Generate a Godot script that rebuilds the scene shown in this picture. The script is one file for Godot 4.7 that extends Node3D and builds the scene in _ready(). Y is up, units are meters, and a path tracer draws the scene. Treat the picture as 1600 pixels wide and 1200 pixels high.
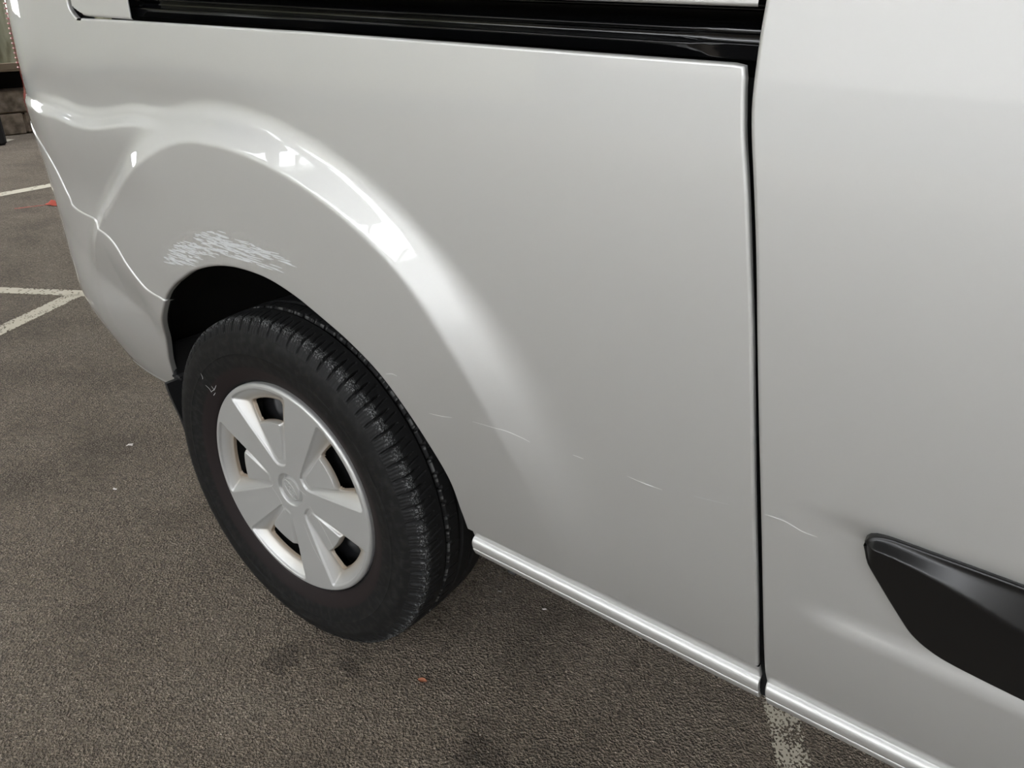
extends Node3D
# A silver van in a covered car park, seen from beside its sliding door. Metres; x runs to the van's front, y up, z out from its side.

const HUB_Y := 0.335
var M := {}
var KY := [0.36, 0.455, 0.55, 0.70, 0.85, 1.0, 1.1, 1.3, 1.5, 1.95]
var KZ := [-0.045, -0.015, 0.004, 0.020, 0.028, 0.030, 0.026, 0.014, -0.02, -0.17]
var rng := RandomNumberGenerator.new()
var used := {}

func _ready():
	rng.seed = 7
	# ---- camera
	var cam := Camera3D.new()
	cam.name = "camera"
	cam.fov = rad_to_deg(2.0 * atan(600.0 / 1180.0))
	cam.near = 0.02
	cam.far = 200.0
	cam.position = Vector3(0.95767, 1.12716, 0.68662)
	cam.basis = Basis.from_euler(Vector3(-0.47523, 0.60671, 0.03336))
	add_child(cam)
	cam.current = true
	# ---- sky and exposure
	var sm := ProceduralSkyMaterial.new()
	sm.sky_top_color = Color(0.87, 0.885, 0.91)
	sm.sky_horizon_color = Color(0.905, 0.908, 0.91)
	sm.sky_curve = 0.3
	sm.ground_bottom_color = Color(0.40, 0.38, 0.35)
	sm.ground_horizon_color = Color(0.62, 0.61, 0.59)
	sm.sun_angle_max = 0.0
	sm.energy_multiplier = 1.0
	var sky := Sky.new()
	sky.sky_material = sm
	var env := Environment.new()
	env.background_mode = Environment.BG_SKY
	env.sky = sky
	env.background_energy_multiplier = 1.0
	env.ambient_light_source = Environment.AMBIENT_SOURCE_DISABLED
	env.tonemap_mode = Environment.TONE_MAPPER_LINEAR
	env.tonemap_exposure = 17.6
	env.sdfgi_enabled = true
	env.ssao_enabled = true
	env.ssil_enabled = true
	var we := WorldEnvironment.new()
	we.name = "environment"
	we.environment = env
	add_child(we)
	make_materials()
	build_setting()
	build_van()
	build_ground_things()

# =============================================================== helpers
func lin(r, g, b): return Color(r, g, b).linear_to_srgb()
func ss(a: float, b: float, x: float) -> float:
	var t := clampf((x - a) / (b - a), 0.0, 1.0)
	return t * t * (3.0 - 2.0 * t)

func numbered(n: String) -> String:
	if not used.has(n):
		used[n] = 0
		return n
	used[n] += 1
	return "%s_%03d" % [n, used[n]]

func mat(col: Color, rough: float, metal := 0.0) -> StandardMaterial3D:
	var m := StandardMaterial3D.new()
	m.albedo_color = col
	m.roughness = rough
	m.metallic = metal
	m.cull_mode = BaseMaterial3D.CULL_DISABLED
	return m

func put(called: String, mesh: Mesh, m: Material, parent: Node = null, at := Vector3.ZERO) -> MeshInstance3D:
	var o := MeshInstance3D.new()
	o.name = numbered(called) if parent == null else called
	o.mesh = mesh
	o.material_override = m
	o.position = at
	o.cast_shadow = GeometryInstance3D.SHADOW_CASTING_SETTING_ON
	(self if parent == null else parent).add_child(o, true)
	return o

func tag(o: Node, label: String, category: String, group := ""):
	o.set_meta("label", label)
	o.set_meta("category", category)
	if group: o.set_meta("group", group)
	return o

func struct(o: Node): 
	o.set_meta("kind", "structure")
	return o

# rows of points -> a smooth mesh; the normals come from the grid; "out" is a rough outward direction or a point to face away from
func grid(rows: Array, out: Vector3, closed := false, cols: Array = [], keep = null, from_point := false) -> ArrayMesh:
	var nr := rows.size()
	var nc: int = rows[0].size()
	var v := PackedVector3Array()
	var nn := PackedVector3Array()
	var cc := PackedColorArray()
	v.resize(nr * nc)
	nn.resize(nr * nc)
	for i in nr:
		var r0: PackedVector3Array = rows[maxi(i - 1, 0)]
		var r: PackedVector3Array = rows[i]
		var r1: PackedVector3Array = rows[mini(i + 1, nr - 1)]
		for j in nc:
			var a: Vector3
			var b: Vector3
			if closed:
				a = r[(j + nc - 1) % nc]
				b = r[(j + 1) % nc]
			else:
				a = r[maxi(j - 1, 0)]
				b = r[mini(j + 1, nc - 1)]
			var n := (r1[j] - r0[j]).cross(b - a)
			if n.length_squared() < 1e-24: n = out
			v[i * nc + j] = r[j]
			nn[i * nc + j] = n.normalized()
	# decide the side once, from the middle
	var score := 0.0
	for k in range(0, v.size(), maxi(1, v.size() / 400)):
		score += nn[k].dot((v[k] - out).normalized() if from_point else out)
	var flip := score < 0.0
	if flip:
		for k in nn.size(): nn[k] = -nn[k]
	var idx := PackedInt32Array()
	for i in nr - 1:
		for j in (nc if closed else nc - 1):
			if keep != null and not keep.call(i, j): continue
			var j2 := (j + 1) % nc
			var a := i * nc + j
			var b := i * nc + j2
			var c := (i + 1) * nc + j2
			var d := (i + 1) * nc + j
			# cross(row step, column step) is the normal when not flipped; Godot's front faces run clockwise
			if flip: idx.append_array([a, d, c, a, c, b])
			else: idx.append_array([a, b, c, a, c, d])
	var arr := []
	arr.resize(Mesh.ARRAY_MAX)
	arr[Mesh.ARRAY_VERTEX] = v
	arr[Mesh.ARRAY_NORMAL] = nn
	if cols.size():
		cc.resize(nr * nc)
		for i in nr:
			for j in nc: cc[i * nc + j] = cols[i][j]
		arr[Mesh.ARRAY_COLOR] = cc
	arr[Mesh.ARRAY_INDEX] = idx
	var me := ArrayMesh.new()
	me.add_surface_from_arrays(Mesh.PRIMITIVE_TRIANGLES, arr)
	return me

func catmull(p: Array, per := 10) -> PackedVector2Array:
	var o := PackedVector2Array()
	for i in p.size() - 1:
		var a: Vector2 = p[maxi(i - 1, 0)]
		var b: Vector2 = p[i]
		var c: Vector2 = p[i + 1]
		var d: Vector2 = p[mini(i + 2, p.size() - 1)]
		for k in per: o.append(b.cubic_interpolate(c, a, d, float(k) / per))
	o.append(p[-1])
	return o

func resample(p, n: int) -> PackedVector2Array:
	var l := PackedFloat32Array([0.0])
	for i in p.size() - 1: l.append(l[i] + p[i].distance_to(p[i + 1]))
	var o := PackedVector2Array()
	var k := 0
	for i in n:
		var t := l[-1] * i / (n - 1)
		while k < p.size() - 2 and l[k + 1] < t: k += 1
		var h := l[k + 1] - l[k]
		o.append(p[k].lerp(p[k + 1], clampf((t - l[k]) / maxf(h, 1e-9), 0, 1)))
	return o

# c0, c1 run along s (the rows); d0, d1 along t (the columns)
func coons(c0, c1, d0, d1, zf: Callable) -> Array:
	var rows := []
	var ns: int = c0.size()
	var nt: int = d0.size()
	for i in ns:
		var s := float(i) / (ns - 1)
		var r := PackedVector3Array()
		for j in nt:
			var t := float(j) / (nt - 1)
			var q: Vector2 = c0[i] * (1 - t) + c1[i] * t + d0[j] * (1 - s) + d1[j] * s - (c0[0] * (1 - s) * (1 - t) + c1[0] * (1 - s) * t + c0[-1] * s * (1 - t) + c1[-1] * s * t)
			r.append(Vector3(q.x, q.y, zf.call(q.x, q.y)))
		rows.append(r)
	return rows

# rolls an edge of a panel inwards: radius R, then a flange of that depth
func hem_line(edge: PackedVector3Array, inner: PackedVector3Array, R: float, depth: float) -> Array:
	var out := []
	var n := edge.size()
	var dirs := PackedVector2Array()
	for j in n:
		var a := edge[maxi(j - 1, 0)]
		var b := edge[mini(j + 1, n - 1)]
		var t := Vector2(b.x - a.x, b.y - a.y)
		var d := Vector2(t.y, -t.x).normalized()
		var w := Vector2(edge[j].x - inner[j].x, edge[j].y - inner[j].y)
		if d.dot(w) < 0: d = -d
		dirs.append(d)
	for k in range(1, 6):
		var a := PI / 2 * k / 5
		var r := PackedVector3Array()
		for j in n: r.append(edge[j] + Vector3(dirs[j].x * R * sin(a), dirs[j].y * R * sin(a), -R * (1 - cos(a))))
		out.append(r)
	var last := PackedVector3Array()
	for p in out[-1]: last.append(p + Vector3(0, 0, -depth))
	out.append(last)
	return out

func hem_rows(rows: Array, at_start: bool, R: float, depth: float) -> Array:
	if at_start:
		var h := hem_line(rows[0], rows[1], R, depth)
		h.reverse()
		return h + rows
	return rows + hem_line(rows[-1], rows[-2], R, depth)

func flip_grid(rows: Array) -> Array:
	var o := []
	for j in rows[0].size():
		var r := PackedVector3Array()
		for i in rows.size(): r.append(rows[i][j])
		o.append(r)
	return o

func hem_cols(rows: Array, at_start: bool, R: float, depth: float) -> Array:
	return flip_grid(hem_rows(flip_grid(rows), at_start, R, depth))

# bevelled box into a SurfaceTool
func add_box(st: SurfaceTool, c: Vector3, s: Vector3, bev := 0.0, turn := Basis()):
	var h := s / 2
	var b := minf(bev, minf(h.x, minf(h.y, h.z)) * 0.9)
	st.set_smooth_group(-1)
	var q := func(a, p, r, u):
		var n: Vector3 = (p - a).cross(r - a)
		var o := [a, p, r, u]
		if n.dot((a + r) * 0.5) > 0: o = [a, u, r, p]
		for k in [0, 1, 2, 0, 2, 3]: st.add_vertex(c + turn * o[k])
	for ax in 3:
		var e1 := (ax + 1) % 3
		var e2 := (ax + 2) % 3
		for sg in [-1.0, 1.0]:
			var cs := []
			for uv in [[-1, -1], [1, -1], [1, 1], [-1, 1]]:
				var p := Vector3.ZERO
				p[ax] = sg * h[ax]
				p[e1] = uv[0] * (h[e1] - b)
				p[e2] = uv[1] * (h[e2] - b)
				cs.append(p)
			q.call(cs[0], cs[1], cs[2], cs[3])
			if b > 0.0:
				for sg2 in [-1.0, 1.0]:
					var f := []
					for w in [-1.0, 1.0]:
						var p := Vector3.ZERO
						p[ax] = sg * h[ax]
						p[e1] = sg2 * (h[e1] - b)
						p[e2] = w * (h[e2] - b)
						f.append(p)
					for w in [1.0, -1.0]:
						var p := Vector3.ZERO
						p[ax] = sg * (h[ax] - b)
						p[e1] = sg2 * h[e1]
						p[e2] = w * (h[e2] - b)
						f.append(p)
					q.call(f[0], f[1], f[2], f[3])

func st_new() -> SurfaceTool:
	var st := SurfaceTool.new()
	st.begin(Mesh.PRIMITIVE_TRIANGLES)
	return st

func done(st: SurfaceTool) -> ArrayMesh:
	st.generate_normals()
	return st.commit()

func box_mesh(s: Vector3, bev := 0.0) -> ArrayMesh:
	var st := st_new()
	add_box(st, Vector3.ZERO, s, bev)
	return done(st)

# =============================================================== materials
func noise_tex(kind: int, freq: float, ramp: Array, seed_: int, size := 1024, oct := 3, normal := 0.0, cell_ret := FastNoiseLite.RETURN_DISTANCE) -> NoiseTexture2D:
	var n := FastNoiseLite.new()
	n.noise_type = kind
	n.frequency = freq
	n.seed = seed_
	n.fractal_octaves = oct
	n.cellular_return_type = cell_ret
	n.fractal_type = FastNoiseLite.FRACTAL_FBM if oct > 1 else FastNoiseLite.FRACTAL_NONE
	var t := NoiseTexture2D.new()
	t.width = size
	t.height = size
	t.seamless = true
	t.noise = n
	if normal > 0.0:
		t.as_normal_map = true
		t.bump_strength = normal
	elif ramp.size():
		var g := Gradient.new()
		var off := PackedFloat32Array()
		var col := PackedColorArray()
		for r in ramp:
			off.append(r[0])
			col.append(r[1])
		g.offsets = off
		g.colors = col
		t.color_ramp = g
	return t

func make_materials():
	var p := mat(Color(0.80, 0.80, 0.79), 0.60, 0.8)
	p.clearcoat_enabled = true
	p.clearcoat = 1.0
	p.clearcoat_roughness = 0.02
	M.paint = p
	M.cap = mat(Color(0.71, 0.71, 0.70), 0.42, 0.5)
	M.cap.vertex_color_use_as_albedo = true
	M.black_gloss = mat(Color(0.035, 0.036, 0.04), 0.07)
	M.black_plastic = mat(Color(0.06, 0.06, 0.062), 0.36)
	M.black_dull = mat(Color(0.05, 0.05, 0.05), 0.8)
	M.liner = mat(Color(0.03, 0.03, 0.03), 0.95)
	M.flap = mat(Color(0.11, 0.11, 0.115), 0.55)
	M.tyre = mat(Color(1, 1, 1), 0.62)
	M.tyre.metallic_specular = 0.3
	M.tyre.vertex_color_use_as_albedo = true
	M.steel = mat(Color(0.12, 0.12, 0.125), 0.45, 0.2)
	M.scratch = mat(Color(0.93, 0.93, 0.92), 0.5)
	M.scuff = mat(Color(0.82, 0.83, 0.83), 0.6)
	M.lamp_red = mat(Color(0.45, 0.03, 0.03), 0.12)
	M.bead = mat(Color(0.95, 0.80, 0.80), 0.15)
	M.glass_black = mat(Color(0.02, 0.02, 0.022), 0.05)
	# asphalt
	var a := mat(Color(1, 1, 1), 0.93)
	a.albedo_texture = noise_tex(FastNoiseLite.TYPE_CELLULAR, 0.075, [[0.0, Color(0.27, 0.246, 0.215)], [0.35, Color(0.44, 0.403, 0.355)], [0.75, Color(0.53, 0.487, 0.43)], [0.9, Color(0.66, 0.615, 0.55)], [1.0, Color(0.85, 0.82, 0.77)]], 3, 1024, 3, 0.0, FastNoiseLite.RETURN_CELL_VALUE)
	a.detail_enabled = true
	a.detail_blend_mode = BaseMaterial3D.BLEND_MODE_MUL
	a.detail_uv_layer = BaseMaterial3D.DETAIL_UV_2
	a.detail_albedo = noise_tex(FastNoiseLite.TYPE_SIMPLEX_SMOOTH, 0.012, [[0.0, Color(0.80, 0.79, 0.78)], [0.5, Color(0.95, 0.94, 0.93)], [1.0, Color(1, 1, 1)]], 11, 1024, 5)
	a.heightmap_enabled = true
	a.heightmap_scale = 0.8
	a.heightmap_texture = noise_tex(FastNoiseLite.TYPE_CELLULAR, 0.065, [], 5, 1024, 3)
	M.asphalt = a
	M.line = mat(Color(0.72, 0.69, 0.62), 0.9)
	M.conc = mat(Color(0.60, 0.55, 0.48), 0.95)
	M.conc.uv1_triplanar = true
	M.conc.uv1_world_triplanar = true
	M.conc.albedo_texture = noise_tex(FastNoiseLite.TYPE_SIMPLEX_SMOOTH, 0.02, [[0.0, Color(0.55, 0.53, 0.5)], [1.0, Color(1, 1, 1)]], 21, 512, 5)
	M.sheet = mat(Color(0.74, 0.735, 0.64), 0.6, 0.1)
	M.sheet.uv1_triplanar = true
	M.sheet.uv1_world_triplanar = true
	M.sheet.uv1_scale = Vector3(1.5, 0.35, 1.5)
	M.sheet.albedo_texture = noise_tex(FastNoiseLite.TYPE_SIMPLEX_SMOOTH, 0.02, [[0.0, Color(0.62, 0.60, 0.55)], [0.5, Color(0.92, 0.92, 0.9)], [1.0, Color(1, 1, 1)]], 22, 512, 5)
	M.rust = mat(Color(0.52, 0.46, 0.38), 0.8)
	M.dark = mat(Color(0.10, 0.09, 0.085), 0.9)
	M.pale = mat(Color(0.86, 0.855, 0.84), 0.9)
	M.roof = mat(Color(0.74, 0.735, 0.72), 0.9)

# =============================================================== setting
func build_setting():
	# ground: one slab with a top that carries its texture in metres
	var st := st_new()
	var X0 := -12.0
	var X1 := 14.0
	var Z0 := -9.0
	var Z1 := 16.0
	for q in [[X0, Z0], [X1, Z0], [X1, Z1], [X0, Z0], [X1, Z1], [X0, Z1]]:
		st.set_normal(Vector3.UP)
		st.set_uv(Vector2(q[0], q[1]) * 3.1)
		st.set_uv2(Vector2(q[0], q[1]) * 0.21)
		st.add_vertex(Vector3(q[0], 0, q[1]))
	var gm := st.commit()
	struct(put("floor", gm, M.asphalt))
	var sub := put("floor_slab", box_mesh(Vector3(26, 0.2, 25)), M.conc, null, Vector3(1, -0.101, 3.5))
	sub.name = "floor_base"
	struct(sub)
	# back wall at x = -6: concrete blocks, a dark gap, a rusty angle rail, corrugated sheets
	var wall := Node3D.new()
	wall.name = "wall_back"
	add_child(wall)
	wall.position = Vector3(-6.0, 0, 0)
	struct(wall)
	var core := st_new()
	for q in [[-9.0, -0.54, 0.0, 4.6], [0.505, 16.0, 0.0, 4.6], [-0.54, 0.505, 0.0, 0.95], [-0.54, 0.505, 2.3, 4.6]]:
		add_box(core, Vector3(-0.26, (q[2] + q[3]) / 2, (q[0] + q[1]) / 2), Vector3(0.12, q[3] - q[2], q[1] - q[0]))
	put("core", done(core), M.dark, wall)
	var win := Node3D.new()
	win.name = "window_1"
	add_child(win)
	win.position = Vector3(-6.16, 0.95, -0.54)
	struct(win)
	var fm := st_new()
	for q in [[0.03, 0.675, 0.06, 1.35], [1.015, 0.675, 0.06, 1.35]]: add_box(fm, Vector3(0, q[1], q[0]), Vector3(0.08, q[3], q[2]))
	for y in [0.03, 0.66, 1.32]: add_box(fm, Vector3(0, y, 0.5225), Vector3(0.08, 0.06, 1.045))
	put("frame", done(fm), M.dark, win)
	var glass := mat(Color(0.85, 0.92, 1.0, 0.06), 0.02)
	glass.transparency = BaseMaterial3D.TRANSPARENCY_ALPHA
	var pane := box_mesh(Vector3(0.006, 0.57, 0.92))
	for y in [0.345, 0.99]:
		put("pane", pane, glass, win, Vector3(0, y, 0.5225))
	var bm := []
	for k in 3: bm.append(box_mesh(Vector3(0.22, 0.162, 0.436), 0.008 + 0.003 * k))
	var tones := []
	for k in 4:
		var c: StandardMaterial3D = M.conc.duplicate()
		c.albedo_color = Color(0.66, 0.60, 0.53).lightened([0.0, 0.06, 0.12, 0.03][k])
		tones.append(c)
	for row in 2:
		for k in 22:
			var o := put("block", bm[rng.randi() % 3], tones[rng.randi() % 4], wall, Vector3(-0.11 + rng.randf_range(-0.006, 0.004), 0.083 + row * 0.167, -6.9 + (k + 0.5 * row) * 0.442))
			o.rotation.y = rng.randf_range(-0.012, 0.012)
	var post := box_mesh(Vector3(0.10, 0.16, 0.10), 0.01)
	for k in 6: put("post", post, M.rust, wall, Vector3(-0.12, 0.40, -6.6 + k * 1.7))
	var ang := st_new()
	add_box(ang, Vector3(0.0, 0.485, 3.5), Vector3(0.10, 0.014, 25), 0.003)
	add_box(ang, Vector3(0.045, 0.515, 3.5), Vector3(0.012, 0.05, 25), 0.003)
	put("angle_rail", done(ang), M.rust, wall)
	for k in 18:
		# one corrugated sheet, 1.05 m wide, with trapezoid ribs
		for span in ([[0.50, 4.55]] if k != 8 else [[0.50, 0.95], [2.3, 4.55]]):
			var rows := []
			for y in span:
				var r := PackedVector3Array()
				for c in 5:
					var b := c * 0.21
					for q in [[0.0, 0.0], [0.085, 0.0], [0.105, 0.035], [0.165, 0.035], [0.185, 0.0]]:
						r.append(Vector3(q[1] - 0.06, y, b + q[0]))
				r.append(Vector3(-0.06, y, 1.05))
				rows.append(r)
			put("sheet", grid(rows, Vector3.RIGHT), M.sheet, wall, Vector3(0.002 * (k % 2), 0, -8.9 + k * 1.045))
	var col := put("trim_1", box_mesh(Vector3(0.26, 4.6, 0.26), 0.02), M.dark, null, Vector3(-5.72, 2.3, -1.80))
	struct(col)
	# side wall behind the van
	struct(put("wall_left", box_mesh(Vector3(26, 4.6, 0.2)), M.conc, null, Vector3(1, 2.3, -9.1)))
	# roof with long open skylights
	var roof := Node3D.new()
	roof.name = "ceiling"
	add_child(roof)
	struct(roof)
	var zs := -9.2
	for strip in [[-9.2, -6.0, -12, 14], [-6.0, 0.0, -12, -5.9], [-6.0, 0.0, -4.5, 14], [0.0, 1.7, -12, 14], [1.7, 2.1, -12, -5.9], [1.7, 2.1, -3.4, 14], [2.1, 4.5, -12, 14], [5.0, 6.8, -12, 14], [9.8, 11.2, -12, 14]]:
		put("roof_panel", box_mesh(Vector3(strip[3] - strip[2], 0.12, strip[1] - strip[0])), M.roof, roof, Vector3((strip[2] + strip[3]) / 2.0, 4.66, (strip[0] + strip[1]) / 2))
	var bar := box_mesh(Vector3(0.06, 0.10, 1.62), 0.0)
	for zc in [[4.75, 0.3], [8.3, 1.87]]:
		for k in 25: put("glazing_bar", bar, M.roof, roof, Vector3(-11.0 + k, 4.66, zc[0])).scale.z = zc[1]
	var beam := box_mesh(Vector3(0.14, 0.30, 20.2), 0.02)
	for k in 5: put("beam", beam, M.roof, roof, Vector3(-9.5 + k * 5.0, 4.41, 0.9))
	# the far side: a pale clad wall under the widest skylight
	var wr := Node3D.new()
	wr.name = "wall_right"
	add_child(wr)
	struct(wr)
	put("cladding", box_mesh(Vector3(26, 3.3, 0.2)), M.pale, wr, Vector3(1, 2.95, 11.1))
	put("dado", box_mesh(Vector3(26, 1.3, 0.24)), M.dark, wr, Vector3(1, 0.65, 11.1))
	struct(put("wall_front", box_mesh(Vector3(0.2, 4.6, 20.4)), M.dark, null, Vector3(14.1, 2.3, 1.0)))
	var rib := box_mesh(Vector3(0.12, 3.3, 0.10), 0.01)
	for k in 9: put("rib", rib, M.pale, wr, Vector3(-11.5 + k * 3.0, 2.95, 10.96))

# =============================================================== the van's side as a surface z(x, y)
func herm(y0: float) -> float:
	var y := clampf(y0, KY[0], KY[-1])
	var i := 0
	while i < KY.size() - 2 and KY[i + 1] < y: i += 1
	var h: float = KY[i + 1] - KY[i]
	var t: float = (y - KY[i]) / h
	var n := KY.size() - 1
	var ma: float = (KZ[1] - KZ[0]) / (KY[1] - KY[0]) if i == 0 else (KZ[i + 1] - KZ[i - 1]) / (KY[i + 1] - KY[i - 1])
	var mb: float = (KZ[n] - KZ[n - 1]) / (KY[n] - KY[n - 1]) if i + 1 == n else (KZ[i + 2] - KZ[i]) / (KY[i + 2] - KY[i])
	return (2 * t * t * t - 3 * t * t + 1) * KZ[i] + (t * t * t - 2 * t * t + t) * h * ma + (-2 * t * t * t + 3 * t * t) * KZ[i + 1] + (t * t * t - t * t) * h * mb

func plan(x: float) -> float:
	if x >= -0.435: return 0.0
	var q := minf(0.998, (-0.435 - x) / 0.5)
	return -0.4 * (1 - sqrt(1 - q * q))

# a straight slope with a rounded start and end
func ramp(t: float, e1: float, e2: float) -> float:
	var m := 1.0 / (1.0 - e1 / 2 - e2 / 2)
	if t <= 0: return 0.0
	if t >= 1: return 1.0
	if t < e1: return m * t * t / (2 * e1)
	if t > 1 - e2: return 1 - m * (1 - t) * (1 - t) / (2 * e2)
	return m * (t - e1 / 2)

func side(x: float, y: float, flare := 1.0) -> float:
	var z := herm(y) + plan(x)
	var r := Vector2(x, y - HUB_Y).length()
	var th := rad_to_deg(atan2(y - HUB_Y, x))
	if th < -90: th += 360
	var d := 0.006 + 0.019 * ss(10, 48, th)
	d *= (1 - 0.8 * ss(125, 160, th)) * flare
	var rin := 0.605 - 0.03 * (1 - ss(30, 60, th)) - 0.045 * ss(92, 125, th)
	var rout := 0.667 + 0.01 * (1 - ss(30, 60, th)) - 0.055 * ss(92, 125, th)
	z += d * (1 - ramp((r - rin) / (rout - rin), 0.10, 0.5))
	var w := ss(-0.10, -0.26, x) * (1 - 0.55 * ss(-0.48, -0.62, x))
	var yc := 0.955 - 0.02 * ss(-0.2, -0.36, x) + 0.008 * ss(-0.38, -0.46, x)
	z += w * 0.013 * ss(yc + 0.004, yc - 0.014, y) * (1 - ss(yc - 0.012, yc - 0.15, y))
	z -= ss(0.6, 0.665, r) * ss(0.2, -0.1, x) * (1 - ss(-0.45, -0.6, x)) * 0.005 * exp(-pow((y - yc - 0.02) / (0.035 if y > yc + 0.02 else 0.012), 2))
	return z

func bumper_z(x: float, y: float) -> float:
	var z := side(x, y, lerpf(1.0, 0.25 + 0.75 * ss(-0.17, -0.02, y - minf(0.755, 0.66 + 0.6 * (-0.22 - x))), ss(-0.22, -0.32, x))) + 0.002
	if y < 0.55: z -= 0.02 * pow((0.55 - y) / 0.17, 2)
	# a wedge-shaped ledge low on the corner that runs out forwards
	var k := clampf((-0.32 - x) / 0.15, 0.0, 1.0)
	if k > 0.0:
		var y1 := 0.598 + 0.43 * (-0.32 - x)
		var y2 := 0.595 - 0.11 * (-0.32 - x)
		z += 0.010 * k * ss(y1, y2 - 0.006, y) * (1 - ss(y2 - 0.01, y2 - 0.13, y))
	return z

func door_z(x: float, y: float) -> float:
	var z := herm(y) + 0.0015
	var w := ss(0.845, 0.925, x)
	z -= w * 0.006 * ss(0.7025, 0.695, y) * ss(0.556, 0.578, y)
	return z

func build_van():
	var van := Node3D.new()
	van.name = "van"
	add_child(van)
	van.position.y = -0.010
	tag(van, "silver panel van with a scuffed rear wheel arch and a grey plastic wheel cover", "van")
	# ---- rear quarter panel: two patches of one skin
	var N := 150
	var lip := catmull([Vector2(0.402, 0.435), Vector2(0.400, 0.472), Vector2(0.391, 0.54), Vector2(0.351, 0.617), Vector2(0.304, 0.673), Vector2(0.25, 0.71), Vector2(0.192, 0.737), Vector2(0.131, 0.76), Vector2(0.065, 0.772), Vector2(-0.019, 0.767), Vector2(-0.1, 0.742), Vector2(-0.166, 0.705)])
	var lip2 := catmull([Vector2(-0.166, 0.705), Vector2(-0.197, 0.682), Vector2(-0.219, 0.66)])
	var gap := catmull([Vector2(0.833, 0.435), Vector2(0.8215, 0.539), Vector2(0.8005, 0.67), Vector2(0.770, 0.847), Vector2(0.752, 0.937), Vector2(0.739, 0.997), Vector2(0.730, 1.033), Vector2(0.725, 1.058), Vector2(0.7215, 1.078), Vector2(0.721, 1.087)])
	var top1: Array = Array(gap)
	top1.append_array([Vector2(0.719, 1.0893), Vector2(0.2, 1.0885), Vector2(-0.186, 1.0852), Vector2(-0.327, 1.083)])
	var d1 := resample(top1, 220)
	var d0 := resample(lip, 220)
	var c0 := resample([d0[0], d1[0]], N)
	var c1 := resample([d0[-1], d1[-1]], N)
	var p1 := coons(c0, c1, d0, d1, side)
	var d0b := resample(lip2, 170)
	var d1b := resample([Vector2(-0.327, 1.083), Vector2(-0.93, 1.083), Vector2(-0.93, 0.93)], 170)
	var bl := catmull([Vector2(-0.219, 0.66), Vector2(-0.268, 0.669), Vector2(-0.31, 0.703), Vector2(-0.335, 0.738), Vector2(-0.38, 0.753), Vector2(-0.50, 0.765), Vector2(-0.518, 0.79), Vector2(-0.60, 0.87), Vector2(-0.93, 0.93)])
	var c1b := resample(bl, N)
	var p2 := coons(c1, c1b, d0b, d1b, side)
	# join the two patches column-wise
	var rows := []
	for i in N:
		var r: PackedVector3Array = p1[i].duplicate()
		for j in range(1, 170): r.append(p2[i][j])
		rows.append(r)
	rows = hem_rows(rows, true, 0.004, 0.006)
	var skin := st_new()
	skin.append_from(grid(rows, Vector3.BACK), 0, Transform3D())
	var hl := [p1[-1]]
	hl.append_array(hem_line(p1[-1], p1[-2], 0.0035, 0.004))
	skin.append_from(grid(hl, Vector3(0.2, 0.3, 1.0)), 0, Transform3D())
	# the corner pillar above it
	var pr := []
	for i in 60:
		var y := lerpf(1.083, 1.5, i / 59.0)
		if i < 16: y = lerpf(1.083, 1.113, i / 15.0)
		else: y = lerpf(1.113, 1.565, (i - 15) / 44.0)
		var xr := -0.362 + 0.022 * pow(1.0 - clampf((y - 1.083) / 0.022, 0, 1), 2)
		var r := PackedVector3Array()
		for j in 110:
			var x := lerpf(xr, -0.93, j / 109.0)
			r.append(Vector3(x, y, side(x, y)))
		pr.append(r)
	pr = hem_cols(pr, true, 0.003, 0.004)
	skin.append_from(grid(pr, Vector3.BACK), 0, Transform3D())
	var panel := put("rear_quarter_panel", skin.commit(), M.paint, van)
	# its sill
	sill("sill", 0.402, func(y): return 0.836 + (0.435 - y) * 0.12, van)
	build_scratches(panel)
	# ---- rear bumper
	var bb := catmull([Vector2(-0.217, 0.657), Vector2(-0.236, 0.633), Vector2(-0.259, 0.603), Vector2(-0.290, 0.559), Vector2(-0.311, 0.525), Vector2(-0.327, 0.497), Vector2(-0.345, 0.463), Vector2(-0.368, 0.43), Vector2(-0.392, 0.405)])
	var bd0 := resample(bb, 90)
	var bd1 := resample([Vector2(-0.93, 0.928), Vector2(-0.93, 0.42)], 90)
	var bl2 := PackedVector2Array()
	for p in c1b: bl2.append(p + Vector2(0, -0.002))
	bl2[0] = bd0[0]
	var bc1 := resample([bd0[-1], Vector2(-0.93, 0.42)], N)
	bl2[-1] = bd1[0]
	var brow := coons(bl2, bc1, bd0, bd1, bumper_z)
	brow = hem_rows(brow, true, 0.0035, 0.008)
	brow = hem_cols(brow, true, 0.004, 0.004)
	
	brow = hem_cols(brow, false, 0.012, 0.05)
	put("rear_bumper", grid(brow, Vector3.BACK), M.paint, van)
	# ---- rail, its cover, the panel and window above
	build_rail(van)
	# ---- sliding door
	var dn := 120
	var dg: Array = Array(catmull([Vector2(0.849, 0.435), Vector2(0.8345, 0.543), Vector2(0.8135, 0.673), Vector2(0.7815, 0.848), Vector2(0.7645, 0.938), Vector2(0.7515, 0.998), Vector2(0.743, 1.034), Vector2(0.738, 1.059), Vector2(0.736, 1.079), Vector2(0.735, 1.095), Vector2(0.734, 1.117), Vector2(0.734, 1.14)]))
	dg.append_array([Vector2(0.735, 1.35), Vector2(0.75, 1.565)])
	var e0 := resample(dg, dn)
	var e1 := resample([Vector2(1.95, 0.435), Vector2(1.95, 1.565)], dn)
	var drow := []
	for i in dn:
		var r := PackedVector3Array()
		for j in 200:
			var t := pow(j / 199.0, 1.5)
			var q: Vector2 = e0[i].lerp(e1[i], t)
			r.append(Vector3(q.x, q.y, door_z(q.x, q.y)))
		drow.append(r)
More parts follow.
